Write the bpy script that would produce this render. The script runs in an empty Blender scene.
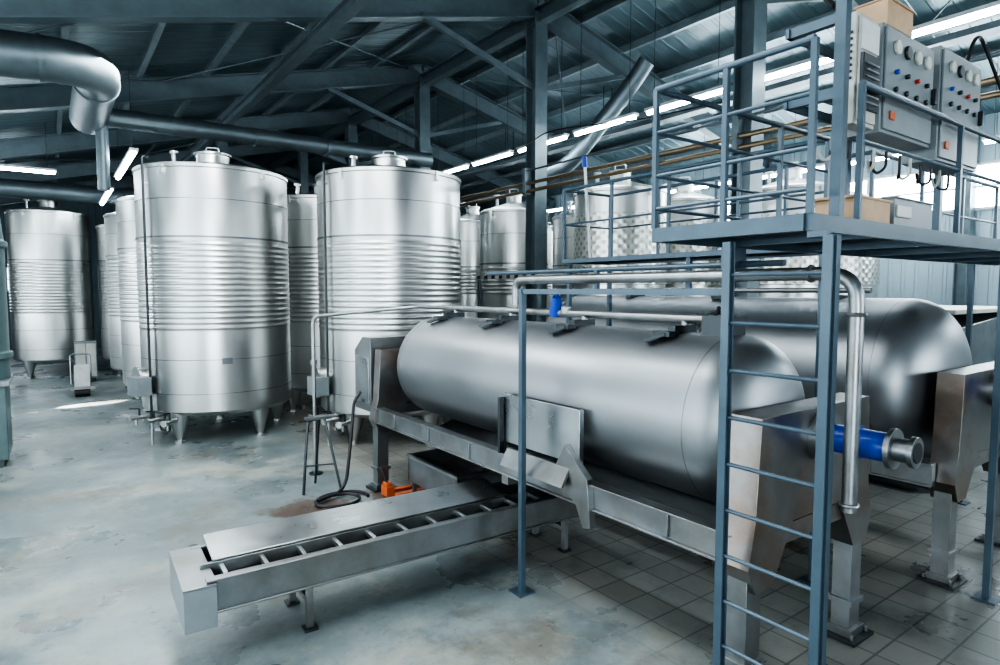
import bpy, bmesh, math, random
from mathutils import Vector, Matrix
random.seed(4)
V=Vector
# ------------------------------------------------------------ materials
def newmat(name):
    m=bpy.data.materials.new(name); m.use_nodes=True
    nt=m.node_tree; b=nt.nodes['Principled BSDF']
    return m,nt,b
def coords(nt,scale=(1,1,1)):
    tc=nt.nodes.new('ShaderNodeTexCoord'); mp=nt.nodes.new('ShaderNodeMapping')
    mp.inputs['Scale'].default_value=scale
    nt.links.new(tc.outputs['Object'],mp.inputs['Vector']); return mp.outputs['Vector']
def noise(nt,vec,scale,detail=6,rough=.55):
    n=nt.nodes.new('ShaderNodeTexNoise'); n.inputs['Scale'].default_value=scale
    n.inputs['Detail'].default_value=detail; n.inputs['Roughness'].default_value=rough
    nt.links.new(vec,n.inputs['Vector']); return n.outputs['Fac']
def ramp(nt,fac,stops):
    r=nt.nodes.new('ShaderNodeValToRGB'); e=r.color_ramp.elements
    while len(e)<len(stops): e.new(.5)
    for i,(p,c) in enumerate(stops):
        e[i].position=p; e[i].color=(c,c,c,1) if isinstance(c,(int,float)) else (*c,1)
    nt.links.new(fac,r.inputs['Fac']); return r.outputs['Color']
def bump(nt,b,h,strength,dist=.01):
    n=nt.nodes.new('ShaderNodeBump'); n.inputs['Strength'].default_value=strength
    n.inputs['Distance'].default_value=dist
    nt.links.new(h,n.inputs['Height']); nt.links.new(n.outputs['Normal'],b.inputs['Normal'])
def mixc(nt,fac,a,bc,mode='MIX'):
    m=nt.nodes.new('ShaderNodeMix'); m.data_type='RGBA'; m.blend_type=mode
    for s,v in ((m.inputs[0],fac),(m.inputs[6],a),(m.inputs[7],bc)):
        if isinstance(v,(int,float)): s.default_value=v
        elif isinstance(v,tuple): s.default_value=(*v,1)
        else: nt.links.new(v,s)
    return m.outputs[2]
def math_(nt,op,a,bb=None):
    n=nt.nodes.new('ShaderNodeMath'); n.operation=op
    for i,v in enumerate((a,bb)):
        if v is None: continue
        if isinstance(v,(int,float)): n.inputs[i].default_value=v
        else: nt.links.new(v,n.inputs[i])
    return n.outputs[0]
def metal(name,col,r0,r1,scale=(3,3,.4),ns=3,bs=.0,metallic=1.0,dark=.85,detail=4,stain_or_reflect=None,samt=.6):
    m,nt,b=newmat(name); v=coords(nt,scale)
    n=noise(nt,v,ns,detail,.5)
    c=ramp(nt,n,[(.3,tuple(x*dark for x in col)),(.7,col)])
    if stain_or_reflect:
        v2=coords(nt,(1,1,1)); n2=noise(nt,v2,1.7,9,.65)
        c=mixc(nt,ramp(nt,n2,[(.45,0.),(.62,samt)]),c,stain_or_reflect)
    nt.links.new(c,b.inputs['Base Color'])
    nt.links.new(ramp(nt,n,[(.25,r0),(.75,r1)]),b.inputs['Roughness'])
    b.inputs['Metallic'].default_value=metallic
    if bs: bump(nt,b,noise(nt,v,ns*.6,2),bs,.02)
    return m
def paint(name,col,rough=.5,metallic=0.,var=.75,ns=4,bs=0):
    m,nt,b=newmat(name); v=coords(nt)
    n=noise(nt,v,ns,8,.6)
    nt.links.new(ramp(nt,n,[(.3,tuple(x*var for x in col)),(.7,col)]),b.inputs['Base Color'])
    b.inputs['Roughness'].default_value=rough; b.inputs['Metallic'].default_value=metallic
    if bs: bump(nt,b,noise(nt,v,ns*8),bs,.005)
    return m
def emis(name,col,s):
    m,nt,b=newmat(name); b.inputs['Base Color'].default_value=(*col,1)
    b.inputs['Emission Color'].default_value=(*col,1); b.inputs['Emission Strength'].default_value=s
    return m
STEEL=metal('stainless_brushed',(.62,.63,.62),.27,.37,(.8,.8,.25),2.0,.09,dark=.8)
STEEL2=metal('stainless_plate',(.5,.53,.545),.24,.38,(1,1,1),3,.05,dark=.75,detail=8)
RINGST=metal('stainless_dark_seam',(.22,.23,.24),.35,.45)
SATIN=metal('stainless_satin',(.31,.33,.345),.4,.5,(1,.4,1),2.5,.04,.95,.85)
FRAME=metal('stainless_frame',(.32,.34,.35),.34,.47,(2,2,2),3,.05,stain_or_reflect=(.2,.17,.14),samt=.5)
SADDLE=metal('stainless_saddle_warm_reflect',(.3,.295,.29),.3,.42,(2,2,2),3,.05,stain_or_reflect=(.25,.175,.13),samt=.75)  # brown patches paint the warm floor reflection into the saddle colour
DARKST=metal('dark_steel',(.08,.09,.095),.4,.5)
GALV=metal('galvanised_duct',(.17,.21,.23),.38,.52,(2,2,2),3,0,.8)
BLUE=paint('blue_grey_paint',(.07,.108,.14),.38,.25)
STRUCT=paint('structural_paint',(.135,.178,.198),.42,.3)
PURL=paint('purlin_galvanised',(.26,.325,.35),.4,.5)
BLUEP=paint('bright_blue_plastic',(.01,.06,.4),.3)
ORANGE=paint('orange_paint',(.5,.1,.025),.45)
WOODM=paint('plywood',(.5,.33,.2),.6,0,.75,9)
RUBBER=paint('black_rubber',(.012,.012,.014),.45)
CREAM=paint('cream_enamel',(.5,.5,.46),.4)
GREY=paint('grey_enamel',(.2,.23,.245),.4)
TEAL=paint('teal_enamel',(.08,.13,.135),.4)
BRONZE=metal('bronze_pipe',(.36,.28,.19),.3,.45)
WHITE=paint('white_plastic',(.6,.62,.63),.4)
RED=paint('red_plastic',(.5,.03,.02),.4)
TUBE=emis('fluorescent_tube',(.82,.93,1.),36)
PANE=emis('glowing_pane',(.8,.92,1.),4)  # glow material for windows and added fill panes
PANEB=emis('glowing_pane_bright',(.82,.94,1.),9)  # stronger glow, for the right-wall window and the added roof panes
def dimple():
    m,nt,b=newmat('stainless_dimple_jacket'); tc=nt.nodes.new('ShaderNodeTexCoord')
    sx=nt.nodes.new('ShaderNodeSeparateXYZ'); nt.links.new(tc.outputs['Object'],sx.inputs[0])
    at=nt.nodes.new('ShaderNodeMath'); at.operation='ARCTAN2'
    nt.links.new(sx.outputs[1],at.inputs[0]); nt.links.new(sx.outputs[0],at.inputs[1])
    mu=math_(nt,'MULTIPLY',math_(nt,'SINE',math_(nt,'MULTIPLY',at.outputs[0],32)),math_(nt,'SINE',math_(nt,'MULTIPLY',sx.outputs[2],36)))
    c=ramp(nt,mu,[(.1,(.58,.58,.54)),(.75,(.33,.33,.31))])
    nt.links.new(c,b.inputs['Base Color']); b.inputs['Metallic'].default_value=1; b.inputs['Roughness'].default_value=.36
    bump(nt,b,mu,.3,.012); return m
DIMP=dimple()
def floor_mat():
    m,nt,b=newmat('worn_concrete_floor'); v=coords(nt)
    n1=noise(nt,v,.3,9,.66); n2=noise(nt,v,1.5,12,.74); n3=noise(nt,v,14,6,.7); n6=noise(nt,v,.75,6,.6)
    base=ramp(nt,n1,[(.34,(.125,.15,.155)),(.5,(.215,.245,.25)),(.64,(.34,.375,.375))])
    det=ramp(nt,n2,[(.34,(.45,.49,.5)),(.5,(.82,.86,.86)),(.66,(1.,.99,.96))])
    c=mixc(nt,1.,base,det,'MULTIPLY')
    mp=nt.nodes.new('ShaderNodeMapping'); mp.inputs['Location'].default_value=(7.3,2.1,0); nt.links.new(v,mp.inputs['Vector'])
    n4=noise(nt,mp.outputs[0],.5,12,.75)
    c=mixc(nt,ramp(nt,n4,[(.52,0.),(.6,.5)]),c,(.37,.365,.3))
    mp2=nt.nodes.new('ShaderNodeMapping'); mp2.inputs['Location'].default_value=(-3.3,5.1,0); nt.links.new(v,mp2.inputs['Vector'])
    n5=noise(nt,mp2.outputs[0],.8,10,.72)
    c=mixc(nt,ramp(nt,n5,[(.53,0.),(.63,.55)]),c,(.14,.115,.09))
    c=mixc(nt,ramp(nt,noise(nt,v,6,10,.75),[(.56,0.),(.68,.5)]),c,(.07,.078,.078))
    br=nt.nodes.new('ShaderNodeTexBrick'); nt.links.new(v,br.inputs['Vector'])
    br.offset=0; br.inputs['Scale'].default_value=1
    br.inputs['Brick Width'].default_value=.3; br.inputs['Row Height'].default_value=.3
    br.inputs['Mortar Size'].default_value=.01; br.inputs['Mortar Smooth'].default_value=.5
    br.inputs['Color1'].default_value=(.26,.24,.215,1); br.inputs['Color2'].default_value=(.19,.175,.155,1)
    br.inputs['Mortar'].default_value=(.07,.07,.065,1)
    tcol=mixc(nt,1.,br.outputs['Color'],det,'MULTIPLY')
    sx=nt.nodes.new('ShaderNodeSeparateXYZ'); nt.links.new(v,sx.inputs[0])
    g=math_(nt,'ADD',sx.outputs[0],n2)
    mr=nt.nodes.new('ShaderNodeMapRange'); mr.inputs[1].default_value=3.6; mr.inputs[2].default_value=4.2; mr.inputs[4].default_value=.85; nt.links.new(g,mr.inputs[0])
    c=mixc(nt,mr.outputs[0],c,tcol)
    for (px,py,r) in ((2.35,6.9,.5),(3.3,6.9,.35),(5.4,3.4,.5)):
        dx=math_(nt,'SUBTRACT',sx.outputs[0],px); dy=math_(nt,'SUBTRACT',sx.outputs[1],py)
        dd=math_(nt,'SQRT',math_(nt,'ADD',math_(nt,'MULTIPLY',dx,dx),math_(nt,'MULTIPLY',dy,dy)))
        dd=math_(nt,'DIVIDE',math_(nt,'ADD',dd,math_(nt,'MULTIPLY',math_(nt,'SUBTRACT',n2,.5),1.6)),r)
        c=mixc(nt,ramp(nt,dd,[(.75,.85),(.98,0.)]),c,(.085,.05,.035))
    nt.links.new(c,b.inputs['Base Color'])
    nt.links.new(ramp(nt,n6,[(.38,.22),(.58,.55)]),b.inputs['Roughness'])
    bump(nt,b,n3,.12,.01); return m
FLOOR=floor_mat()
def corr(name,col,axis,k,rough=.45,met=.3,dark=.6,bs=.6,vs=.5):
    m,nt,b=newmat(name); v=coords(nt)
    sx=nt.nodes.new('ShaderNodeSeparateXYZ'); nt.links.new(v,sx.inputs[0])
    s=math_(nt,'SINE',math_(nt,'MULTIPLY',sx.outputs[axis],k))
    w=ramp(nt,s,[(.55,0.),(.8,1.)])
    n=noise(nt,v,vs,6)
    c=ramp(nt,n,[(.3,tuple(x*dark for x in col)),(.7,col)])
    nt.links.new(c,b.inputs['Base Color'])
    b.inputs['Roughness'].default_value=rough; b.inputs['Metallic'].default_value=met
    bump(nt,b,w,bs,.04); return m
ROOF=corr('roof_sheet',(.19,.275,.305),1,20,.32,.45)
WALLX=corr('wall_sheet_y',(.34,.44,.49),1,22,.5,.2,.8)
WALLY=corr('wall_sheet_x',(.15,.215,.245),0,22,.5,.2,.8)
# ------------------------------------------------------------ mesh builder
class MB:
    def __init__(s,name): s.name=name; s.v=[]; s.f=[]; s.m=[]; s.mats=[]
    def mi(s,mat):
        if mat not in s.mats: s.mats.append(mat)
        return s.mats.index(mat)
    def add(s,vs,fs,mat):
        o=len(s.v); s.v+= [tuple(x) for x in vs]; k=s.mi(mat)
        for f in fs: s.f.append([i+o for i in f]); s.m.append(k)
    def box(s,c,sz,mat,rz=0,M=None):
        a,b,d=[x/2 for x in sz]; c=V(c)
        vs=[V((x,y,z)) for z in(-d,d) for x,y in((-a,-b),(a,-b),(a,b),(-a,b))]
        R=M if M is not None else Matrix.Rotation(rz,3,'Z')
        s.add([c+R@q for q in vs],[(3,2,1,0),(4,5,6,7),(0,1,5,4),(1,2,6,5),(2,3,7,6),(3,0,4,7)],mat)
    def bx(s,x0,x1,y0,y1,z0,z1,mat): s.box(((x0+x1)/2,(y0+y1)/2,(z0+z1)/2),(x1-x0,y1-y0,z1-z0),mat)
    def fr(s,p0,p1,up=V((0,0,1))):
        d=(V(p1)-V(p0)); L=d.length; d.normalize()
        if abs(d.dot(up))>.98: up=V((0,1,0))
        r=d.cross(up).normalized(); u=r.cross(d).normalized()
        return d,r,u,L
    def beam(s,p0,p1,w,h,mat):
        d,r,u,L=s.fr(p0,p1); M=Matrix((r,d,u)).transposed()
        s.box((V(p0)+V(p1))/2,(w,L,h),mat,M=M)
    def ibeam(s,p0,p1,w,h,mat,t=.02):
        d,r,u,L=s.fr(p0,p1); M=Matrix((r,d,u)).transposed(); c=(V(p0)+V(p1))/2
        s.box(c,(t,L,h-2*t),mat,M=M)
        for q in(-1,1): s.box(c+u*q*(h/2-t/2),(w,L,t),mat,M=M)
    def sweep(s,pts,rad,mat,n=14,caps=True):
        pts=[V(p) for p in pts]; N=len(pts)
        rads=rad if isinstance(rad,(list,tuple)) else [rad]*N
        T=[]
        for i in range(N):
            a=pts[max(i-1,0)]; b=pts[min(i+1,N-1)]; T.append((b-a).normalized())
        up=V((0,0,1)) if abs(T[0].z)<.9 else V((1,0,0))
        r=T[0].cross(up).normalized(); vs=[]
        for i in range(N):
            r=(r-T[i]*r.dot(T[i])).normalized(); u=T[i].cross(r)
            for k in range(n):
                a=2*math.pi*k/n; vs.append(pts[i]+(r*math.cos(a)+u*math.sin(a))*rads[i])
        fs=[]
        for i in range(N-1):
            for k in range(n):
                k2=(k+1)%n; fs.append((i*n+k,i*n+k2,(i+1)*n+k2,(i+1)*n+k))
        if caps: fs.append(tuple(range(n))[::-1]); fs.append(tuple((N-1)*n+k for k in range(n)))
        s.add(vs,fs,mat)
    def tube(s,p0,p1,r,mat,r2=None,n=16): s.sweep([p0,p1],[r,r if r2 is None else r2],mat,n)
    def pipe(s,pts,r,mat,rb=.12,n=12):
        pts=[V(p) for p in pts]; out=[pts[0]]
        for i in range(1,len(pts)-1):
            a,b,c=pts[i-1],pts[i],pts[i+1]
            q=min(rb,(a-b).length*.45,(c-b).length*.45)
            s0=b+(a-b).normalized()*q; s1=b+(c-b).normalized()*q
            for k in range(7):
                t=k/6; out.append(s0*(1-t)**2+b*2*t*(1-t)+s1*t*t)
        out.append(pts[-1]); s.sweep(out,r,mat,n)
    def rev(s,prof,c,mat,n=64,ax=V((0,0,1)),mats=None):
        ax=V(ax).normalized(); up=V((1,0,0)) if abs(ax.x)<.9 else V((0,0,1))
        r=ax.cross(up).normalized(); u=ax.cross(r); c=V(c); vs=[]
        for (R,z) in prof:
            for k in range(n):
                a=2*math.pi*k/n; vs.append(c+ax*z+(r*math.cos(a)+u*math.sin(a))*max(R,1e-4))
        o=len(s.v); s.v+=[tuple(x) for x in vs]
        for i in range(len(prof)-1):
            mm=s.mi(mats[i] if mats else mat)
            for k in range(n):
                k2=(k+1)%n; s.f.append([o+i*n+k,o+i*n+k2,o+(i+1)*n+k2,o+(i+1)*n+k]); s.m.append(mm)
    def ext(s,poly,vec,mat):
        n=len(poly); p=[V(q) for q in poly]; v=V(vec)
        fs=[tuple(range(n)),tuple(range(2*n-1,n-1,-1))]
        for i in range(n):
            j=(i+1)%n; fs.append((i,i+n,j+n,j))
        s.add(p+[q+v for q in p],fs,mat)
    def torus(s,c,ax,R,r,mat,n=28,m=8):
        ax=V(ax).normalized(); up=V((0,0,1)) if abs(ax.z)<.9 else V((1,0,0))
        a=ax.cross(up).normalized(); b=ax.cross(a); c=V(c); vs=[];fs=[]
        for i in range(n):
            t=2*math.pi*i/n; d=a*math.cos(t)+b*math.sin(t)
            for j in range(m):
                q=2*math.pi*j/m; vs.append(c+d*(R+r*math.cos(q))+ax*r*math.sin(q))
        for i in range(n):
            for j in range(m):
                i2=(i+1)%n;j2=(j+1)%m; fs.append((i*m+j,i2*m+j,i2*m+j2,i*m+j2))
        s.add(vs,fs,mat)
    def done(s,origin=(0,0,0),bev=0):
        me=bpy.data.meshes.new(s.name); o=V(origin)
        me.from_pydata([tuple(V(v)-o) for v in s.v],[],s.f)
        for m in s.mats: me.materials.append(m)
        me.polygons.foreach_set('material_index',s.m); me.update()
        bm=bmesh.new(); bm.from_mesh(me); bmesh.ops.recalc_face_normals(bm,faces=bm.faces); bm.to_mesh(me); bm.free()
        me.polygons.foreach_set('use_smooth',[True]*len(me.polygons))
        me.set_sharp_from_angle(angle=math.radians(32))
        ob=bpy.data.objects.new(s.name,me); ob.location=o; bpy.context.scene.collection.objects.link(ob)
        if bev:
            b=ob.modifiers.new('bevel','BEVEL'); b.width=bev; b.segments=2; b.limit_method='ANGLE'; b.angle_limit=math.radians(50)
        return ob
# ------------------------------------------------------------ room
XL,XR,YF,YB=-9.,16.5,-6.,33.
RX,RZ,SL=8.,8.4,.25
def rz(x): return RZ-SL*abs(x-RX)
b=MB('floor'); b.bx(XL,XR,YF,YB,-.1,0,FLOOR); b.done()
b=MB('ceiling')
b.ext([(XL,YF,rz(XL)),(RX,YF,RZ),(XR,YF,rz(XR)),(XR,YF,rz(XR)+.12),(RX,YF,RZ+.12),(XL,YF,rz(XL)+.12)],(0,YB-YF,0),ROOF); b.done()
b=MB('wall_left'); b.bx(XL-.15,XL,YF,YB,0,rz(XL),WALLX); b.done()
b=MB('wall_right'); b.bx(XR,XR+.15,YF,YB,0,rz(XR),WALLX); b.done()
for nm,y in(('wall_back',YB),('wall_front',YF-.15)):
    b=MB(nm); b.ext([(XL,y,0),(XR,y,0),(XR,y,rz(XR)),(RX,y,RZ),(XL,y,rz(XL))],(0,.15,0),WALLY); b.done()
def window_or_fill_pane(n,wall,a0,a1,z0,z1,step=1.5,pane=None):
    b=MB('window_or_fill_pane_%d'%n); cnt=max(1,int(round((a1-a0)/step)))
    def P(a0,a1,z0,z1,t0,t1,mat):
        if wall=='R': b.bx(XR-t1,XR-t0,a0,a1,z0,z1,mat)
        if wall=='L': b.bx(XL+t0,XL+t1,a0,a1,z0,z1,mat)
        if wall=='F': b.bx(a0,a1,YF+t0,YF+t1,z0,z1,mat)
        if wall=='B': b.bx(a0,a1,YB-t1,YB-t0,z0,z1,mat)
    P(a0,a1,z0,z1,0,.02,pane or PANE)
    P(a0-.06,a1+.06,z0-.06,z0,0,.08,WHITE); P(a0-.06,a1+.06,z1,z1+.06,0,.08,WHITE)
    for i in range(cnt+1):
        a=a0+(a1-a0)*i/cnt; P(a-.03,a+.03,z0,z1,0,.08,WHITE)
    P(a0,a1,(z0+z1)/2-.02,(z0+z1)/2+.02,0,.06,WHITE)
    b.done()
window_or_fill_pane(1,'R',-3,13,4.3,5.2,pane=PANEB)
window_or_fill_pane(2,'L',-3,28,1.8,3.2)  # added glowing strip, out of view, lights the hall from the left
window_or_fill_pane(3,'F',-6,-1,1.0,4.0)  # added glowing pane behind the camera for the steel to reflect
window_or_fill_pane(4,'F',5,12,2.6,4.2)  # second added pane behind the camera, more fill and reflections
window_or_fill_pane(5,'B',-7,0,2.5,3.4)
FY=[-4.2,.45,5.1,9.75,14.4,19.05,23.7,28.35]
b=MB('roof_frame')
for y in FY:
    b.ibeam((XL+.1,y,rz(XL)-.35),(RX,y,RZ-.35),.22,.42,STRUCT,.025)
    b.ibeam((RX,y,RZ-.35),(XR-.1,y,rz(XR)-.35),.22,.42,STRUCT,.025)
    b.ibeam((XL+.15,y,0),(XL+.15,y,rz(XL)-.2),.3,.25,STRUCT); b.ibeam((XR-.2,y,0),(XR-.2,y,rz(XR)-.3),.3,.25,STRUCT)
    b.beam((RX-2.6,y,rz(RX-2.6)-.5),(RX-.1,y,RZ-1.9),.08,.1,STRUCT)
    b.beam((RX+2.6,y,rz(RX+2.6)-.5),(RX+.1,y,RZ-1.9),.08,.1,STRUCT)
x=XL+.6
while x<XR-.3:
    if abs(x-RX)>.3: b.ibeam((x,YF,rz(x)-.08),(x,YB,rz(x)-.08),.09,.16,PURL,.015)
    x+=1.25
for i in range(len(FY)-1):
    if i in(1,3,5):
        y0,y1=FY[i],FY[i+1]
        for xa,xb in((-4,2),(2,7.6),(8.4,13)):
            b.tube((xa,y0,rz(xa)-.2),(xb,y1,rz(xb)-.2),.016,STRUCT,n=6); b.tube((xb,y0,rz(xb)-.2),(xa,y1,rz(xa)-.2),.016,STRUCT,n=6)
b.ibeam((RX,YF,RZ-.55),(RX,YB,RZ-.55),.2,.3,STRUCT)
b.ibeam((3.66,YF,rz(3.66)-.75),(3.66,YB,rz(3.66)-.75),.16,.2,STRUCT)
b.done()
k=6
for (y0,xs) in ((6.6,(-5.6,-1.9)),(11.5,(-5.6,-3.2)),(1.9,(-5.6,-1.9)),(16.2,(-5.6,-3.2))):  # added glowing roof panes, placed to put highlights on the tanks
    b=MB('window_or_fill_pane_%d'%k); k+=1
    xa,xb=xs
    b.ext([(xa,y0,rz(xa)-.02),(xb,y0,rz(xb)-.02),(xb,y0,rz(xb)),(xa,y0,rz(xa))],(0,1.1,0),PANEB)
    for y in (y0-.05,y0+1.1): b.ext([(xa,y,rz(xa)-.05),(xb,y,rz(xb)-.05),(xb,y,rz(xb)),(xa,y,rz(xa))],(0,.05,0),WHITE)
    b.done()
for y in FY[1:]:
    b=MB('steel_column'); b.ibeam((7.98,y,0),(7.98,y,RZ-.5),.3,.3,STRUCT,.025); b.bx(7.8,8.18,y-.2,y+.2,0,.03,STRUCT); b.done()
for y in (16.85,23.7):
    b=MB('steel_column'); b.ibeam((3.64,y,0),(3.64,y,rz(3.64)-.8),.24,.24,STRUCT,.025); b.bx(3.49,3.79,y-.15,y+.15,0,.03,STRUCT); b.done()
def lights(pts,dirv,L=1.5):
    b=MB('fluorescent_light_row'); d=V(dirv)
    for p in pts:
        p=V(p); b.beam(p-d*L/2,p+d*L/2,.14,.05,WHITE); b.tube(p-d*L*.48-V((0,0,.05)),p+d*L*.48-V((0,0,.05)),.04,TUBE,n=8)
        for q in(-.4,.4):
            a=p+d*L*q; b.tube(a,(a.x,a.y,rz(a.x)-.17),.006,DARKST,n=5)
    b.done()
lights([(8.9,1.2+1.9*i,5.75) for i in range(11)],(0,1,0),1.65)
lights([(14.2,1.5+1.9*i,5.3) for i in range(10)],(0,1,0),1.65)
lights([(1.35,14.8+5.2*i,5.05) for i in range(2)],(0,1,0),3.3)
lights([(-2.9+2.3*i,17.4,5.2) for i in range(2)],(1,0,0),1.7)
# ducts
b=MB('ventilation_duct')
b.pipe([(-2.9,10.35,0),(-2.9,10.35,5.35),(.7,10.35,5.6),(.7,13.6,5.6)],.29,GALV,.7,28)
for x in(-1.2,-.6,-.0): b.tube((x,10.35,5.6-.0694*(.7-x)),(x+.05,10.35,5.603-.0694*(.7-x)),.31,GALV,n=28)
b.tube((.7,11.2,5.6),(.7,11.26,5.6),.31,GALV,n=28)
b.tube((.7,13.35,5.6),(7.6,13.35,5.64),.17,GALV,n=22)
for x in(2,3.5,5,6.5): b.tube((x,13.35,5.61),(x+.05,13.35,5.61),.185,GALV,n=22)
b.tube((.88,13.35,5.5),(.88,13.35,4.3),.1,GALV)
b.done()
b=MB('ventilation_duct'); b.pipe([(-8,21.9,4.0),(-6,21.9,5.3),(12,21.9,5.3),(12,21.9,0)],.25,GALV,.4,20); b.done()
b=MB('branch_duct'); b.pipe([(10.35,9.0,7.3),(10.25,9.3,6.9),(9.6,10.6,5.3),(9.3,11.2,5.1)],.18,GALV,.3,18)
b.tube((10.14,9.52,6.64),(10.11,9.58,6.56),.2,GALV); b.done()
b=MB('supply_pipes')
b.tube((7.72,.6,4.45),(7.72,14.5,4.45),.035,BRONZE,n=10); b.tube((7.72,.6,4.6),(7.72,14.5,4.6),.035,BRONZE,n=10); b.tube((7.72,.6,4.85),(7.72,16,4.85),.02,GALV,n=8)
for y in FY[1:5]: b.bx(7.66,7.83,y-.04,y+.04,4.38,4.9,STRUCT)
b.done()
b=MB('cable_tray')
tx=11.1
b.bx(tx,tx+.3,-2,18,6.25,6.27,GALV); b.bx(tx,tx+.02,-2,18,6.27,6.35,GALV); b.bx(tx+.28,tx+.3,-2,18,6.27,6.35,GALV)
for i in range(4): b.tube((tx+.06+.06*i,-2,6.29),(tx+.06+.06*i,18,6.29),.02,RUBBER,n=6)
for y in (-1,3,7,11,15): b.tube((tx+.01,y,6.35),(tx+.01,y,rz(tx)-.17),.01,DARKST,n=6); b.tube((tx+.29,y,6.35),(tx+.29,y,rz(tx)-.17),.01,DARKST,n=6)
b.done()
# ------------------------------------------------------------ vertical tanks
def vtank(name,x,y,R,zt,zb,rings=(1.85,3.2),dimp=None,detail=False,cone=.16,nl=4,mat=STEEL):
    b=MB(name); pr=[(0,zb-.15),(R*.55,zb-.11),(R*.95,zb-.03),(R,zb+.03)]; ms=[mat]*3
    def to(r,z,m=mat): pr.append((r,z)); ms.append(m)
    to(R,zb+.06)
    if rings:
        z=rings[0]
        to(R,z-.02); to(R,z)
        while z<rings[1]:
            to(R+.002,z+.02); to(R+.009,z+.035); to(R+.009,z+.05); to(R+.002,z+.065); to(R,z+.085); z+=.09
        to(R,z+.05); to(R+.014,z+.05,RINGST); to(R+.014,z+.08,RINGST); to(R,z+.08,RINGST); to(R,z+.1)
        to(R,zt-.1)
    if dimp:
        to(R,dimp[0]-.01); to(R,dimp[0]); to(R+.02,dimp[0]+.01);to(R+.02,dimp[0]+.02); to(R+.02,dimp[1]-.02,DIMP);to(R+.02,dimp[1]-.01); to(R,dimp[1]);to(R,dimp[1]+.01); to(R,zt-.1)
    to(R,zt-.08); to(R+.022,zt-.07); to(R+.022,zt-.02); to(R-.01,zt);to(R-.04,zt+.01); to(R*.22,zt+cone);to(R*.219,zt+cone+.01); to(R*.22,zt+cone+.16); to(R*.25,zt+cone+.17);to(R*.25,zt+cone+.2); to(0,zt+cone+.22)
    b.rev(pr,(x,y,0),mat,96,mats=ms)
    if detail or rings:
        for z in (zb+.32,(zb+rings[0])/2+.2,(rings[1]+zt)/2+.1): b.torus((x,y,z),(0,0,1),R,.006,RINGST,96,6)
    c=V((-x,-y,0)).normalized(); lf=V((c.y,-c.x,0))
    if lf.dot(V((-.8,.588,0)))<0: lf=-lf
    def S(fr,z,off=0):
        a=math.asin(fr); n=c*math.cos(a)+lf*math.sin(a); return V((x,y,z))+n*(R+off),n
    for k in range(nl):
        a=2*math.pi*(k+.5)/nl; n=c*math.cos(a)+lf*math.sin(a); p=V((x,y,0))+n*R*.86
        b.sweep([p+V((0,0,zb+.02))-n*.02,p+V((0,0,.03))],[.18,.05],STEEL,12); b.tube(p,p+V((0,0,.03)),.08,STEEL)
    p=V((x,y,zt+cone*.5))+lf*R*.5; b.tube(p,p+V((0,0,.25)),.035,STEEL); b.tube(p+V((0,0,.25)),p+V((0,0,.29)),.07,STEEL)
    p=V((x,y,zt+cone+.2)); b.pipe([p-lf*.1,p-lf*.1+V((0,0,.12)),p+lf*.1+V((0,0,.12)),p+lf*.1],.012,STEEL,.03,8)
    for f in(-.6,.6):
        q,n=S(f,zt-.1,.02); b.box(q,(.06,.06,.14),STEEL,math.atan2(n.y,n.x))
    if detail:
        q,n=S(.8,0,.06)
        b.pipe([q+V((0,0,zt+.1))-n*.1,q+V((0,0,zt+.1)),q+V((0,0,.5)),q+V((0,0,.5))+lf*.02-V((0,0,.25))],.02,DARKST,.06,8)
        for z in(1.2,2.2,3.2,4.2): b.tube(q+V((0,0,z)),q+V((0,0,z))-n*.08,.015,STEEL,n=8)
        q,n=S(.93,.98,.0); b.tube(q-n*.05,q+n*.1,.24,STEEL,n=28); b.tube(q+n*.1,q+n*.13,.27,STEEL,n=28); b.torus(q+n*.22,n,.07,.012,DARKST)
        b.tube(q+n*.1,q+n*.22,.02,DARKST,n=8)
        q,n=S(.86,.95,.16); b.box(q,(.22,.34,.3),GREY,math.atan2(n.y,n.x))
        for f,z in((.72,.42),(.9,.42),(.55,.4)):
            q,n=S(f,z,-.02); b.tube(q,q+n*.28,.035,STEEL,n=12); b.tube(q+n*.28,q+n*.3,.055,STEEL,n=12)
            b.beam(q+n*.15,q+n*.15+V((0,0,.14)),.03,.03,DARKST); b.beam(q+n*.15+V((0,0,.14)),q+n*.3+V((0,0,.16)),.02,.02,DARKST)
            b.tube(q+n*.2,q+n*.2-V((0,0,z-.02)) if f==.72 else q+n*.2-V((0,0,.12)),.02,STEEL,n=8)
        q,n=S(-.1,1.35,.01); b.box(q,(.01,.16,.1),RINGST,math.atan2(n.y,n.x))
        q,n=S(.62,.3,.1); b.torus(q,n,.09,.012,DARKST)
    return b.done((x,y,0))
vtank('wine_storage_tank',2.43,11.95,1.22,4.52,.5,detail=True,nl=5)
vtank('wine_storage_tank',4.86,9.95,1.22,4.42,.5,detail=True,nl=5)
for y in(15.3,18.6,21.9): vtank('wine_storage_tank',2.4,y,1.2,4.4,.5,nl=4)
vtank('wine_storage_tank',4.95,13.2,1.2,4.4,.5)
vtank('wine_storage_tank',6.3,16.6,1.2,4.5,.5)
vtank('wine_storage_tank',.08,22.6,1.0,4.75,.5,nl=4)
vtank('wine_storage_tank',-2.5,23.,1.0,4.75,.5,nl=4)
for (x,y,R,zt) in((8.85,8.3,.86,4.35),(10.9,8.4,.8,4.35),(11.5,6.4,.8,4.4),(12.9,9.6,.85,4.4),(13.6,6.6,.85,4.4)):
    vtank('jacketed_fermenter',x,y,R,zt,.6,rings=None,dimp=(2.6,3.9),cone=.2)
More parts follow.
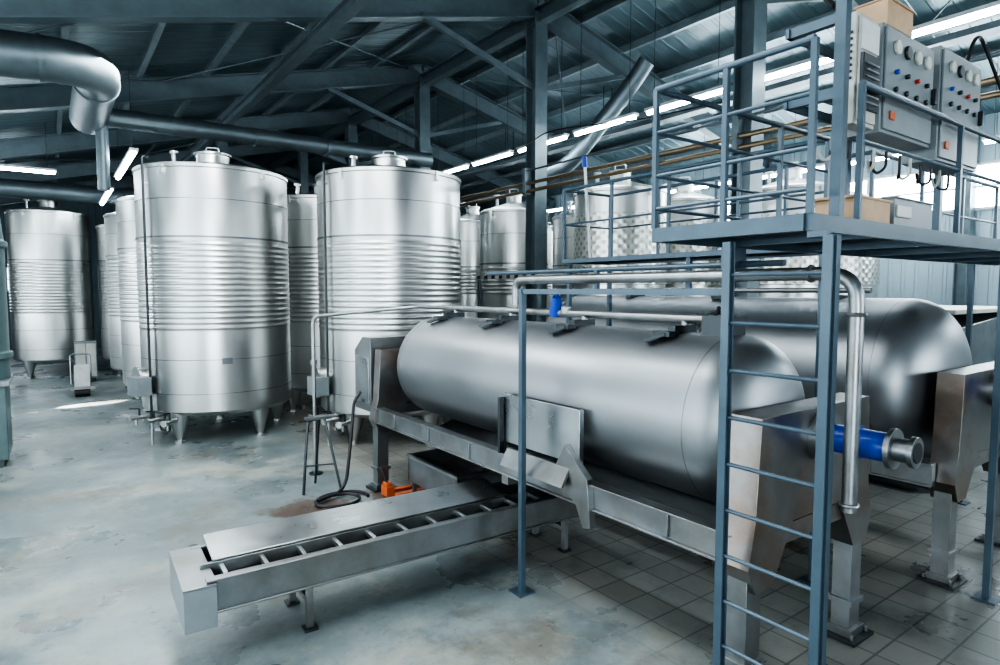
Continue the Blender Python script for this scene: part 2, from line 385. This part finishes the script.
for (x,y,R,zt) in((8.75,11.5,.78,4.3),(9.2,13.9,.8,4.3),(10.8,11.2,.85,4.3),(11.4,14.0,.85,4.3)):
    vtank('wine_storage_tank',x,y,R,zt,.6,rings=(2.4,3.0),cone=.2)
b=MB('filter_housing')
b.bx(-1.75,-.55,11.1,12.2,.1,1.15,TEAL); b.bx(-1.8,-.5,11.05,12.25,1.15,1.22,GREY); b.bx(-1.7,-.6,11.15,12.15,0,.1,DARKST)
b.rev([(.0,1.22),(.56,1.22),(.56,1.5),(.6,1.52),(.6,1.6),(.56,1.62),(.56,3.1),(.6,3.12),(.6,3.2),(.56,3.22),(.5,3.8),(.2,4.4),(.2,4.9),(0,4.9)],(-1.06,11.6,0),TEAL,40)
b.done((-1.1,11.6,0),.01)
# ------------------------------------------------------------ presses
def press(name,xc,zc,R,y0,y1,hw,pz):
    b=MB(name); dm=.34*R/.61; L=y1-y0; N=14
    pr=[]
    for k in range(N+1):
        t=math.pi/2*k/N; pr.append((R*math.sin(t)**.75 if k else 0,dm*(1-math.cos(t))))
    pr+= [(R,dm+.01),(R,dm+.05),(R,L-dm-.05),(R,L-dm-.01)]
    for k in range(N+1):
        t=math.pi/2*(N-k)/N; pr.append((R*math.sin(t)**.75 if k<N else 0,L-dm*(1-math.cos(t))))
    b.rev(pr,(xc,y0,zc),SATIN,128,ax=(0,1,0))
    for yy in (y0+dm+.03,y1-dm-.03): b.torus((xc,yy,zc),(0,1,0),R-.001,.004,RINGST,96,6)
    for ya,yb in((y0-.24,y0-.04),(y1+.04,y1+.2)):
        P=[(-hw,pz),(hw,pz),(hw+.04,1.15),(hw+.1,.88),(hw+.02,.72),(hw-.16,.72),(.3,1.08),(-.3,1.08),(-hw+.16,.72),(-hw-.02,.72),(-hw-.1,.88),(-hw-.04,1.15)]
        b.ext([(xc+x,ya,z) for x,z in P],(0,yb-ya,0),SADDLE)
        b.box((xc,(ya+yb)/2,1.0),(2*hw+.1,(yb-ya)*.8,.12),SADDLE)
        for sx in(-1,1):
            xx=xc+sx*(hw-.02); ym=(ya+yb)/2
            b.box((xx,ym,.42),(.15,.13,.8),FRAME); b.box((xx,ym,.27),(.19,.17,.04),FRAME); b.box((xx,ym,.012),(.3,.28,.024),DARKST)
            b.box((xx,ym,.05),(.2,.18,.06),FRAME)
            for q in(-.11,.11):
                for w in(-.1,.1): b.tube((xx+q,ym+w,.02),(xx+q,ym+w,.06),.014,FRAME,n=6)
    b.tube((xc,y0-.3,zc),(xc,y0+.1,zc),.16,FRAME,n=28)
    b.tube((xc,y1-.1,zc),(xc,y1+.3,zc),.16,FRAME,n=28)
    for sx in(-1,1):
        xx=xc+sx*(R+.06)
        b.bx(xx-.03,xx+.03,y0-.1,y1+.12,.86,1.03,FRAME); b.bx(xx-.07,xx+.04,y0-.1,y1+.12,1.03,1.045,FRAME); b.bx(xx-.06,xx+.04,y0-.1,y1+.12,.845,.86,FRAME)
        for i in range(6):
            yy=y0+.4+(y1-y0-.8)*i/5; b.bx(xx-.05,xx-.03,yy-.02,yy+.02,.87,1.03,FRAME)
    zt=zc-R-.1
    b.ext([(xc-R,y0+.1,zt+.02),(xc,y0+.1,zt-.14),(xc+R,y0+.1,zt+.02),(xc+R,y0+.1,zt),(xc,y0+.1,zt-.16),(xc-R,y0+.1,zt)],(0,y1-y0-.2,0),DARKST)
    for i in range(8):
        yy=y0+.35+(y1-y0-.7)*i/7; b.beam((xc-R,yy,.93),(xc-R+.12,yy,.9),.04,.04,DARKST)
    return b
b=press('pneumatic_wine_press',3.96,1.575,.61,2.2,7.0,.67,1.76)
zt=1.575+.61
b.tube((3.93,2.75,zt+.1),(3.93,6.6,zt+.1),.035,FRAME)
b.bx(3.83,4.03,2.55,2.78,zt-.02,zt+.13,DARKST)
for y in(3.0,4.1,5.2,6.3):
    b.box((3.9,y,zt+.02),(.26,.07,.06),DARKST); b.tube((3.93,y,zt-.02),(3.93,y,zt+.1),.03,FRAME)
    b.beam((3.7,y,zt-.01),(3.62,y+.12,zt-.06),.09,.025,DARKST); b.box((3.72,y+.02,zt-.01),(.1,.16,.04),DARKST)
b.tube((3.93,4.35,zt+.1),(3.93,4.35,zt+.16),.05,FRAME)
b.sweep([(3.93,4.5,zt+.08),(3.9,4.45,zt+.25)],[.065,.045],BLUEP,14); b.tube((3.9,4.45,zt+.25),(3.88,4.42,zt+.29),.02,BLUEP)
b.bx(3.255,3.27,3.46,4.46,1.15,1.58,STEEL2); b.bx(3.255,3.3,3.44,3.47,1.15,1.58,STEEL2)
b.bx(3.24,3.3,4.44,4.46,1.04,1.58,FRAME)
b.ext([(3.2,3.55,1.3),(3.2,3.3,1.08),(3.2,3.26,.72),(3.2,3.34,.7),(3.2,3.42,.86),(3.2,3.7,1.04)],(.06,0,0),FRAME)
b.ext([(3.12,3.5,.98),(3.12,4.3,.98),(3.2,4.3,1.12),(3.2,3.5,1.12)],(.03,0,0),FRAME)
b.box((3.22,4.42,1.3),(.05,.03,.5),DARKST)
b.bx(3.36,4.56,4.5,4.6,.7,.78,FRAME)
b.tube((3.96,2.0,1.575),(3.96,1.55,1.575),.088,BLUEP,n=28); b.torus((3.96,1.93,1.575),(0,1,0),.095,.018,BLUEP); b.torus((3.96,1.72,1.575),(0,1,0),.09,.012,BLUEP)
b.tube((3.96,1.94,1.575),(3.96,1.98,1.575),.13,BLUEP,n=28)
b.tube((3.96,1.55,1.575),(3.96,1.52,1.575),.12,FRAME,n=28); b.tube((3.96,1.52,1.575),(3.96,1.44,1.575),.07,FRAME,n=28); b.tube((3.96,1.44,1.575),(3.96,1.41,1.575),.09,FRAME,n=28); b.tube((3.96,1.41,1.575),(3.96,1.405,1.575),.06,DARKST,n=28)
b.ext([(3.25,7.25,.95),(3.25,7.75,.95),(3.25,7.75,1.72),(3.25,7.5,1.9),(3.25,7.25,1.9)],(1.3,0,0),FRAME)
b.bx(3.235,3.25,7.3,7.7,1.05,1.65,STEEL2)
b.done((3.96,4.6,0),.004)
PX=6.84
b=press('pneumatic_wine_press',PX,1.62,.8,2.1,7.6,.72,1.8)
zt=2.42
b.tube((PX-.05,2.9,zt+.08),(PX-.05,7.1,zt+.08),.03,FRAME)
for y in(3.2,4.6,6.0): b.box((PX-.1,y,zt),(.3,.1,.06),DARKST)
n=V((-.9,0,.43)).normalized(); c=V((PX,4.3,1.62))+n*.78
b.rev([(0,0.06),(.26,.05),(.3,.03),(.3,-.05)],c,FRAME,32,ax=n); b.torus(c+n*.03,n,.32,.02,DARKST); b.torus(c+n*.13,n,.1,.012,DARKST)
for k in range(8):
    a=math.pi/4*k; u=V((0,1,0)); w=n.cross(u); d=u*math.cos(a)+w*math.sin(a); b.beam(c+d*.27+n*.05,c+d*.37+n*.05,.035,.03,DARKST)
b.tube((PX,1.88,1.62),(PX,1.4,1.62),.1,BLUEP,n=28); b.torus((PX,1.8,1.62),(0,1,0),.105,.02,BLUEP); b.tube((PX,1.4,1.62),(PX,1.3,1.62),.13,FRAME,n=28)
b.bx(PX-.7,PX+.7,7.85,8.05,.9,1.9,FRAME)
b.done((PX,4.9,0),.004)
b=MB('grape_receiving_hopper')
b.ext([(9.0,2.9,1.0),(9.6,2.9,.55),(11.0,2.9,.55),(11.6,2.9,1.0),(11.6,2.9,2.2),(9.0,2.9,2.0)],(0,2.0,0),FRAME)
b.bx(8.95,11.65,2.85,4.95,2.2,2.26,CREAM)
for x in(9.2,11.4):
    for y in(3.0,4.8): b.bx(x-.06,x+.06,y-.06,y+.06,0,1.05,FRAME)
b.done((10.3,3.3,0),.01)
# ------------------------------------------------------------ conveyor
a=-.032; U=V((math.cos(a),math.sin(a),0)); W=V((-math.sin(a),math.cos(a),0)); O=V((.76,4.33,0)); CL=3.9; CW=.68
b=MB('sorting_conveyor')
def cb(s0,s1,t0,t1,z0,z1,mat):
    b.box(O+U*(s0+s1)/2+W*(t0+t1)/2+V((0,0,(z0+z1)/2)),(s1-s0,t1-t0,z1-z0),mat,a)
cb(0,CL,0,.03,.36,.58,FRAME); cb(0,CL,-.015,.045,.58,.595,FRAME); cb(0,CL,-.015,.03,.36,.375,FRAME)
cb(0,CL,CW-.03,CW,.36,.58,FRAME); cb(0,CL,.03,CW-.03,.44,.46,DARKST)
cb(-.14,.06,-.03,CW+.03,.28,.56,GREY); cb(-.145,.065,-.035,CW+.035,.56,.575,FRAME)
for i in range(14):
    s=.12+.27*i
    if s>CL-.1: break
    cb(s,s+.03,.045,.26,.55,.585,STEEL2)
    if i%2==0: cb(s+.03,s+.27,.06,.24,.5,.52,STEEL2)
    else: cb(s+.03,s+.27,.05,.25,.485,.5,FRAME)
cb(0,CL,.045,.07,.54,.588,FRAME); cb(0,CL,.25,.28,.46,.605,FRAME)
p=[O+U*.08+W*.26,O+U*2.6+W*.26,O+U*2.6+W*CW,O+U*.08+W*CW]
zs=[.61,.61,.65,.65]
q=[V((p[i].x,p[i].y,zs[i])) for i in range(4)]; b.ext(q,(0,0,.012),STEEL2)
cb(2.6,CL,.28,CW,.48,.59,FRAME)
for s in(.7,3.15):
    for t in(.1,.56):
        cb(s-.025,s+.025,t-.025,t+.025,.02,.4,FRAME); cb(s-.05,s+.05,t-.05,t+.05,0,.02,DARKST)
    cb(s-.02,s+.02,.1,.56,.2,.24,FRAME)
b.done((2.8,4.6,0),.003)
b=MB('juice_collection_tray')
x0,x1,y0,y1=3.35,4.6,5.35,6.45
for (A,B,C,D) in((x0,x1,y0,y0+.02),(x0,x1,y1-.02,y1),(x0,x0+.02,y0,y1),(x1-.02,x1,y0,y1)): b.bx(A,B,C,D,.28,.58,FRAME)
b.bx(x0,x1,y0,y1,.26,.28,FRAME)
b.bx(x0-.03,x1+.03,y0-.03,y0,.55,.58,STEEL2); b.bx(x0-.03,x0,y0,y1,.55,.58,STEEL2)
for x in(x0+.05,x1-.05):
    for y in(y0+.05,y1-.05): b.bx(x-.02,x+.02,y-.02,y+.02,0,.27,FRAME)
b.done((4,6,0))
# ------------------------------------------------------------ ladder and platform
b=MB('access_ladder')
LX=3.05
for y in(1.495,2.045):
    b.bx(LX-.02,LX+.02,y-.006,y+.006,0,2.765,BLUE); b.bx(LX-.025,LX-.015,y-.024,y+.024,0,2.765,BLUE); b.bx(LX+.015,LX+.025,y-.024,y+.024,0,2.765,BLUE)
    b.bx(LX-.05,LX+.07,y-.06,y+.06,0,.012,BLUE)
b.bx(LX-.02,LX+.02,1.5,1.6,2.76,2.79,BLUE)
for i in range(10): b.tube((LX,1.495,.2+.265*i),(LX,2.045,.2+.265*i),.012,BLUE,n=10)
b.done((LX,1.85,0))
b=MB('access_platform')
PZ=2.88; X0,X1,Y0,Y1=3.05,9.2,1.6,2.57
def chan(x0,x1,y0,y1): b.bx(x0,x1,y0,y1,PZ-.085,PZ+.0,BLUE)
chan(X0,X1,Y0-.02,Y0+.02); chan(X0,X1,Y1-.02,Y1+.02); chan(X0-.02,X0+.02,Y0+.02,Y1-.02); chan(X1,X1+.04,Y0,Y1)
x=X0+.8
while x<X1: b.bx(x-.02,x+.02,Y0+.02,Y1-.02,PZ-.08,PZ-.03,BLUE); x+=1.0
x=X0+.03
while x<X1: b.bx(x,x+.005,Y0+.02,Y1-.02,PZ-.03,PZ-.002,DARKST); x+=.035
for i in range(9): y=Y0+.1*(i+1)-.02; b.bx(X0,X1,y,y+.006,PZ-.02,PZ-.001,DARKST)
CX0,CX1,CY1=5.15,5.95,5.75
b.bx(CX0-.02,CX0+.02,Y1+.02,CY1,PZ-.05,PZ,BLUE); b.bx(CX1-.02,CX1+.02,Y1+.02,CY1,PZ-.05,PZ,BLUE); b.bx(CX0,CX1,CY1,CY1+.04,PZ-.05,PZ,BLUE)
y=Y1+.04
while y<CY1: b.bx(CX0,CX1,y,y+.006,PZ-.03,PZ,DARKST); y+=.04
for i in range(7): xx=CX0+.1*(i+1); b.bx(xx,xx+.006,Y1+.02,CY1,PZ-.02,PZ,DARKST)
for (x,y) in((3.37,1.63),(5.2,2.6),(8.6,1.62),(8.6,2.6),(5.2,5.7),(5.9,5.7),(6.05,1.62)):
    b.bx(x-.024,x+.024,y-.024,y+.024,0,PZ-.085,BLUE); b.bx(x-.08,x+.08,y-.08,y+.08,0,.015,BLUE)
def rail(p0,p1,n,H=.84,mids=(.42,),first=True):
    p0=V(p0);p1=V(p1)
    b.tube(p0+V((0,0,H)),p1+V((0,0,H)),.019,BLUE,n=10)
    for m in mids: b.tube(p0+V((0,0,m)),p1+V((0,0,m)),.012,BLUE,n=8)
    for i in range(0 if first else 1,n+1):
        p=p0.lerp(p1,i/n); b.box(p+V((0,0,H/2)),(.03,.03,H),BLUE)
rail((X0,Y0,PZ),(X0,Y1,PZ),2,mids=(.12,.32,.58))
rail((X0,Y1,PZ),(CX0,Y1,PZ),3,mids=(.12,.32,.58),first=False)
rail((CX1,Y1,PZ),(X1,Y1,PZ),3)
rail((3.55,Y0,PZ),(X1,Y0,PZ),4,mids=(.42,),H=.72)
rail((CX0,Y1,PZ),(CX0,CY1,PZ),4,first=False); rail((CX1,Y1,PZ),(CX1,CY1,PZ),4,first=False)
b.tube((CX0,CY1,PZ+.84),(CX1,CY1,PZ+.84),.019,BLUE); b.tube((CX0,CY1,PZ+.42),(CX1,CY1,PZ+.42),.012,BLUE)
b.bx(3.345,3.40,1.6,1.655,PZ,4.06,BLUE); b.bx(5.6,5.65,1.92,1.97,PZ,4.1,BLUE); b.bx(4.1,4.15,1.92,1.97,PZ,4.1,BLUE)
b.bx(3.34,5.65,1.9,1.92,3.5,3.55,BLUE); b.bx(3.34,5.65,1.9,1.92,3.88,3.93,BLUE); b.bx(3.35,3.39,1.65,1.92,3.88,3.93,BLUE); b.bx(3.35,3.39,1.65,1.92,3.5,3.55,BLUE)
b.bx(3.055,3.1,3.905,3.95,0,2.5,BLUE); b.bx(3.0,3.16,3.85,4.01,0,.012,BLUE)
b.bx(3.06,3.1,2.07,3.95,2.47,2.51,BLUE); b.bx(3.05,5.2,3.91,3.95,2.47,2.51,BLUE); b.bx(5.17,5.21,3.9,3.95,2.47,2.83,BLUE)
b.done((6,2,0))
def cab(b,x0,x1,z0,z1,mat,dep=.22,y1=1.895):
    b.bx(x0,x1,y1-dep,y1-.01,z0,z1,mat); b.bx(x0+.02,x1-.02,y1-dep-.015,y1-.0-dep,z0+.02,z1-.02,mat)
yf=1.66
b=MB('variable_speed_drive')
cab(b,3.62,3.87,3.42,4.02,CREAM,.1,1.775); b.bx(3.645,3.845,yf-.02,yf,3.5,3.8,DARKST); b.bx(3.645,3.845,yf-.01,yf,3.82,3.98,WHITE)
for i in range(8): b.bx(3.61,3.62,1.69,1.75,3.66+.035*i,3.675+.035*i,DARKST)
for i in range(7): b.bx(3.67,3.82,yf-.03,yf-.018,3.53+.035*i,3.54+.035*i,GREY)
b.bx(3.64,3.86,1.765,1.9,3.6,3.65,BLUE)
b.done((3.7,1.7,3.4),.004)
for (x0,x1,z0,z1) in((3.94,4.66,3.42,4.04),(4.78,5.5,3.36,4.1)):
    b=MB('control_cabinet'); cab(b,x0,x1,z0,z1,GREY)
    for i,xx in enumerate((.2,.4,.6,.8)):
        X=x0+(x1-x0)*xx; b.tube((X,yf,z1-.12),(X,yf-.02,z1-.12),.04,CREAM if i!=1 else DARKST,n=16)
        b.tube((X,yf,z1-.26),(X,yf-.025,z1-.26),.014,RED if i==2 else (BLUEP if i==0 else DARKST),n=14)
        b.tube((X,yf,z1-.36),(X,yf-.02,z1-.36),.016,DARKST,n=14)
    b.bx(x0+.08,x0+.15,yf-.01,yf,z0+.08,z0+.13,ORANGE)
    b.bx(x1-.05,x1-.03,yf-.03,yf,(z0+z1)/2-.05,(z0+z1)/2+.05,DARKST)
    b.done(((x0+x1)/2,1.5,z0),.006)
b=MB('electrical_cables')
for i in range(11):
    x=3.68+.17*i+random.uniform(-.02,.02); z=3.36; dx=random.uniform(-.1,.2)
    b.pipe([(x,1.8,z+.02),(x,1.8,z-.07-random.random()*.05),(x+dx*.5,1.84,z-.12),(x+dx,1.86,z-.07),(x+dx+.02,1.87,3.32)],.009,RUBBER if i%3 else CREAM,.06,6)
b.done((4,1.8,3.3))
b=MB('power_cable'); b.pipe([(5.53,1.8,4.05),(5.65,1.75,4.45),(6.4,1.75,4.0),(6.8,1.75,3.6),(8.6,1.8,2.95)],.014,RUBBER,.3,6); b.done((5.4,1.8,4))
b=MB('overhead_cable'); b.pipe([(3.42,1.7,4.0),(3.5,2.2,4.6),(4.2,3.5,5.2),(6.5,4.6,6.2),(7.75,4.8,6.9)],.015,RUBBER,.6,6); b.done((5,3,5))
b=MB('overhead_cable'); b.pipe([(7.5,5.1,5.05),(7,6.2,4.95),(6.4,7.5,5.0),(7.5,9.7,5.2),(7,12,5.0),(7.5,14.3,5.3)],.01,RUBBER,.9,6); b.done((7,9,5))
b=MB('plywood_box'); b.bx(3.6,4.02,1.63,1.86,PZ,PZ+.13,WOODM); b.bx(3.58,4.04,1.625,1.88,PZ+.13,PZ+.145,WOODM); b.done((3.7,1.74,PZ),.003)
b=MB('plywood_box'); b.bx(4.0,4.35,1.68,1.86,4.045,4.19,WOODM); b.bx(3.99,4.36,1.67,1.87,4.19,4.2,WOODM); b.done((4.1,1.75,4.045),.003)
b=MB('cardboard_carton'); b.bx(4.1,4.66,1.64,1.9,PZ,PZ+.17,GREY); b.bx(4.12,4.32,1.63,1.64,PZ+.06,PZ+.13,CREAM); b.bx(4.09,4.67,1.63,1.91,PZ+.17,PZ+.18,GREY); b.done((4.3,1.77,PZ),.003)
b=MB('product_pipe')
b.pipe([(3.76,4.9,2.36),(3.76,4.9,2.6),(3.76,1.68,2.6),(3.76,1.68,1.2)],.042,FRAME,.18,16)
b.torus((3.76,1.68,2.36),(0,0,1),.045,.012,FRAME); b.torus((3.76,1.68,1.24),(0,0,1),.045,.012,FRAME); b.torus((3.76,1.95,2.6),(0,1,0),.045,.012,FRAME)
b.pipe([(3.9,5.6,2.68),(3.9,2.2,2.68)],.022,BLUE,.1,10)
b.bx(3.7,3.93,2.5,2.54,2.64,2.79,BLUE); b.bx(3.88,3.92,3.9,3.94,2.5,2.68,BLUE)
b.done((3.76,4,2.6))
b=MB('juice_riser_pipe')
b.pipe([(2.85,8.2,.6),(2.85,8.2,2.15),(4.0,7.4,2.28),(4.0,6.6,2.28)],.025,FRAME,.12,10)
b.tube((2.85,8.2,0),(2.85,8.2,.6),.035,FRAME); b.tube((2.85,8.2,0),(2.85,8.2,.02),.09,DARKST)
b.tube((2.85,8.2,1.5),(2.85,8.2,1.56),.045,FRAME)
b.done((2.85,8.2,0))
b=MB('tank_walkway')
b.bx(7.1,7.65,8.6,10.6,2.72,2.8,CREAM)
for y in(8.65,10.55): b.bx(7.12,7.18,y-.03,y+.03,0,2.72,STRUCT)
for i in range(8): b.bx(7.09,7.1,8.7+.25*i,8.8+.25*i,2.73,2.79,DARKST)
b.done((7.4,9.6,0))
# ------------------------------------------------------------ clutter
b=MB('hose_stand')
b.pipe([(2.42,7.42,0),(2.5,7.45,.9),(2.86,7.5,.93)],.018,DARKST,.06,8)
b.pipe([(2.84,7.25,0),(2.72,7.47,.9)],.016,DARKST,.06,8)
b.pipe([(2.7,7.8,0),(2.66,7.5,.9)],.016,DARKST,.06,8)
b.bx(2.48,2.88,7.42,7.52,.91,.94,FRAME); b.tube((2.45,7.43,.35),(2.8,7.33,.35),.01,DARKST,n=8)
b.done((2.7,7.5,0))
b=MB('rubber_hose')
pts=[]
for k in range(60):
    t=k/59; an=t*9; r=.22+.1*math.sin(t*7)
    pts.append((2.75+r*math.cos(an)*1.2,6.85+r*math.sin(an),.03+t*.02))
b.sweep(pts,.02,RUBBER,8)
b.pipe([pts[-1],(2.85,7.15,.05),(2.98,7.28,.6),(3.06,7.35,1.1),(3.17,7.4,1.2)],.02,RUBBER,.25,8)
b.done((3,7,0))
b=MB('pallet_jack')
b.bx(3.14,3.24,6.6,6.76,.05,.17,ORANGE); b.bx(3.15,3.22,6.62,6.74,.17,.21,ORANGE)
b.bx(3.24,4.1,6.55,6.62,.04,.08,ORANGE); b.bx(3.24,4.1,6.74,6.81,.04,.08,ORANGE)
b.tube((3.2,6.62,.045),(3.2,6.74,.045),.045,RUBBER); b.pipe([(3.18,6.68,.2),(3.13,6.72,.38)],.012,DARKST)
b.done((3.6,6.7,0),.006)
b=MB('pump_cart')
b.bx(.3,.8,17.4,18.1,.18,.24,FRAME); b.tube((.4,17.5,.1),(.7,17.5,.1),.1,RUBBER); b.tube((.4,18.0,.1),(.7,18.0,.1),.1,RUBBER)
b.tube((.55,17.5,.42),(.55,18.0,.42),.15,FRAME,n=20); b.bx(.4,.7,17.45,17.6,.24,.75,WHITE); b.pipe([(.35,18.1,.24),(.35,18.2,.95),(.75,18.2,.95),(.75,18.1,.24)],.02,FRAME,.08,8)
b.done((.5,17.8,0))
b=MB('tool_cabinet'); b.bx(.5,1.0,20.2,20.7,.1,1.1,GREY); b.bx(.52,.74,20.18,20.2,.15,1.05,CREAM); b.bx(.76,.98,20.18,20.2,.15,1.05,CREAM); b.bx(.54,.96,20.25,20.65,0,.1,DARKST); b.done((.7,20.4,0),.01)
b=MB('leaning_lance'); b.tube((5.55,5.7,2.9),(5.35,5.6,4.0),.018,WHITE,n=8); b.tube((5.35,5.6,4.0),(5.32,5.58,4.12),.03,BLUEP,n=8); b.done((5.5,5.7,2.9))
# ------------------------------------------------------------ lights
def area(name,loc,rot,sx,sy,e,col):
    l=bpy.data.lights.new(name,'AREA'); l.shape='RECTANGLE'; l.size=sx; l.size_y=sy; l.energy=e; l.color=col
    o=bpy.data.objects.new(name,l); o.location=loc; o.rotation_euler=[math.radians(a) for a in rot]; bpy.context.scene.collection.objects.link(o); return o
area('fill_front_left',(-3.5,YF+.3,2.5),(90,0,0),4.5,3,380,(.88,.96,1))  # added fill lamp behind the camera, no door is built here
area('fill_front_right',(8.5,YF+.3,3.4),(85,0,0),7,1.5,140,(.86,.95,1))  # added fill lamp in front of the invented front pane
area('fill_left_wall',(XL+.3,9,2.6),(0,-90,0),1.4,24,540,(.88,.96,1))  # added fill lamp along the invented left-wall panes
area('daylight_right_windows',(XR-.3,5,4.75),(0,90,0),.75,16,300,(.84,.94,1))
area('fill_left_bay',(1.2,7,5.7),(0,0,0),1.0,9,330,(.93,.98,1))  # added overhead fill lamp, no roof opening above it
area('fill_right_bay',(12.,5,6.1),(0,0,0),1.0,9,200,(.88,.96,1))  # added overhead fill over the right side, not a roof opening
def spot(name,loc,tgt,ang,e):
    l=bpy.data.lights.new(name,'SPOT'); l.energy=e; l.spot_size=math.radians(ang); l.spot_blend=.08; l.shadow_soft_size=.03; l.color=(1,.97,.9)
    o=bpy.data.objects.new(name,l); o.location=loc; o.rotation_euler=(V(tgt)-V(loc)).to_track_quat('-Z','Y').to_euler(); bpy.context.scene.collection.objects.link(o)
spot('sun_patch_spot',(-8.4,14.5,3.6),(.65,16.2,0),2.8,90000)  # added narrow spot that draws the sunlit patch on the floor
w=bpy.data.worlds.new('World'); bpy.context.scene.world=w; w.use_nodes=True
w.node_tree.nodes['Background'].inputs[0].default_value=(.5,.7,.9,1); w.node_tree.nodes['Background'].inputs[1].default_value=.5
cd=bpy.data.cameras.new('camera'); cd.sensor_width=36; cd.lens=22.3; cd.clip_start=.05
co=bpy.data.objects.new('camera',cd); co.location=(0,0,2.5); co.rotation_euler=(math.radians(90-3.9),0,math.radians(-36))
bpy.context.scene.collection.objects.link(co); bpy.context.scene.camera=co
sc=bpy.context.scene
sc.view_settings.view_transform='AgX'
try: sc.view_settings.look='AgX - High Contrast'
except Exception as e: print(e)
sc.view_settings.exposure=.6
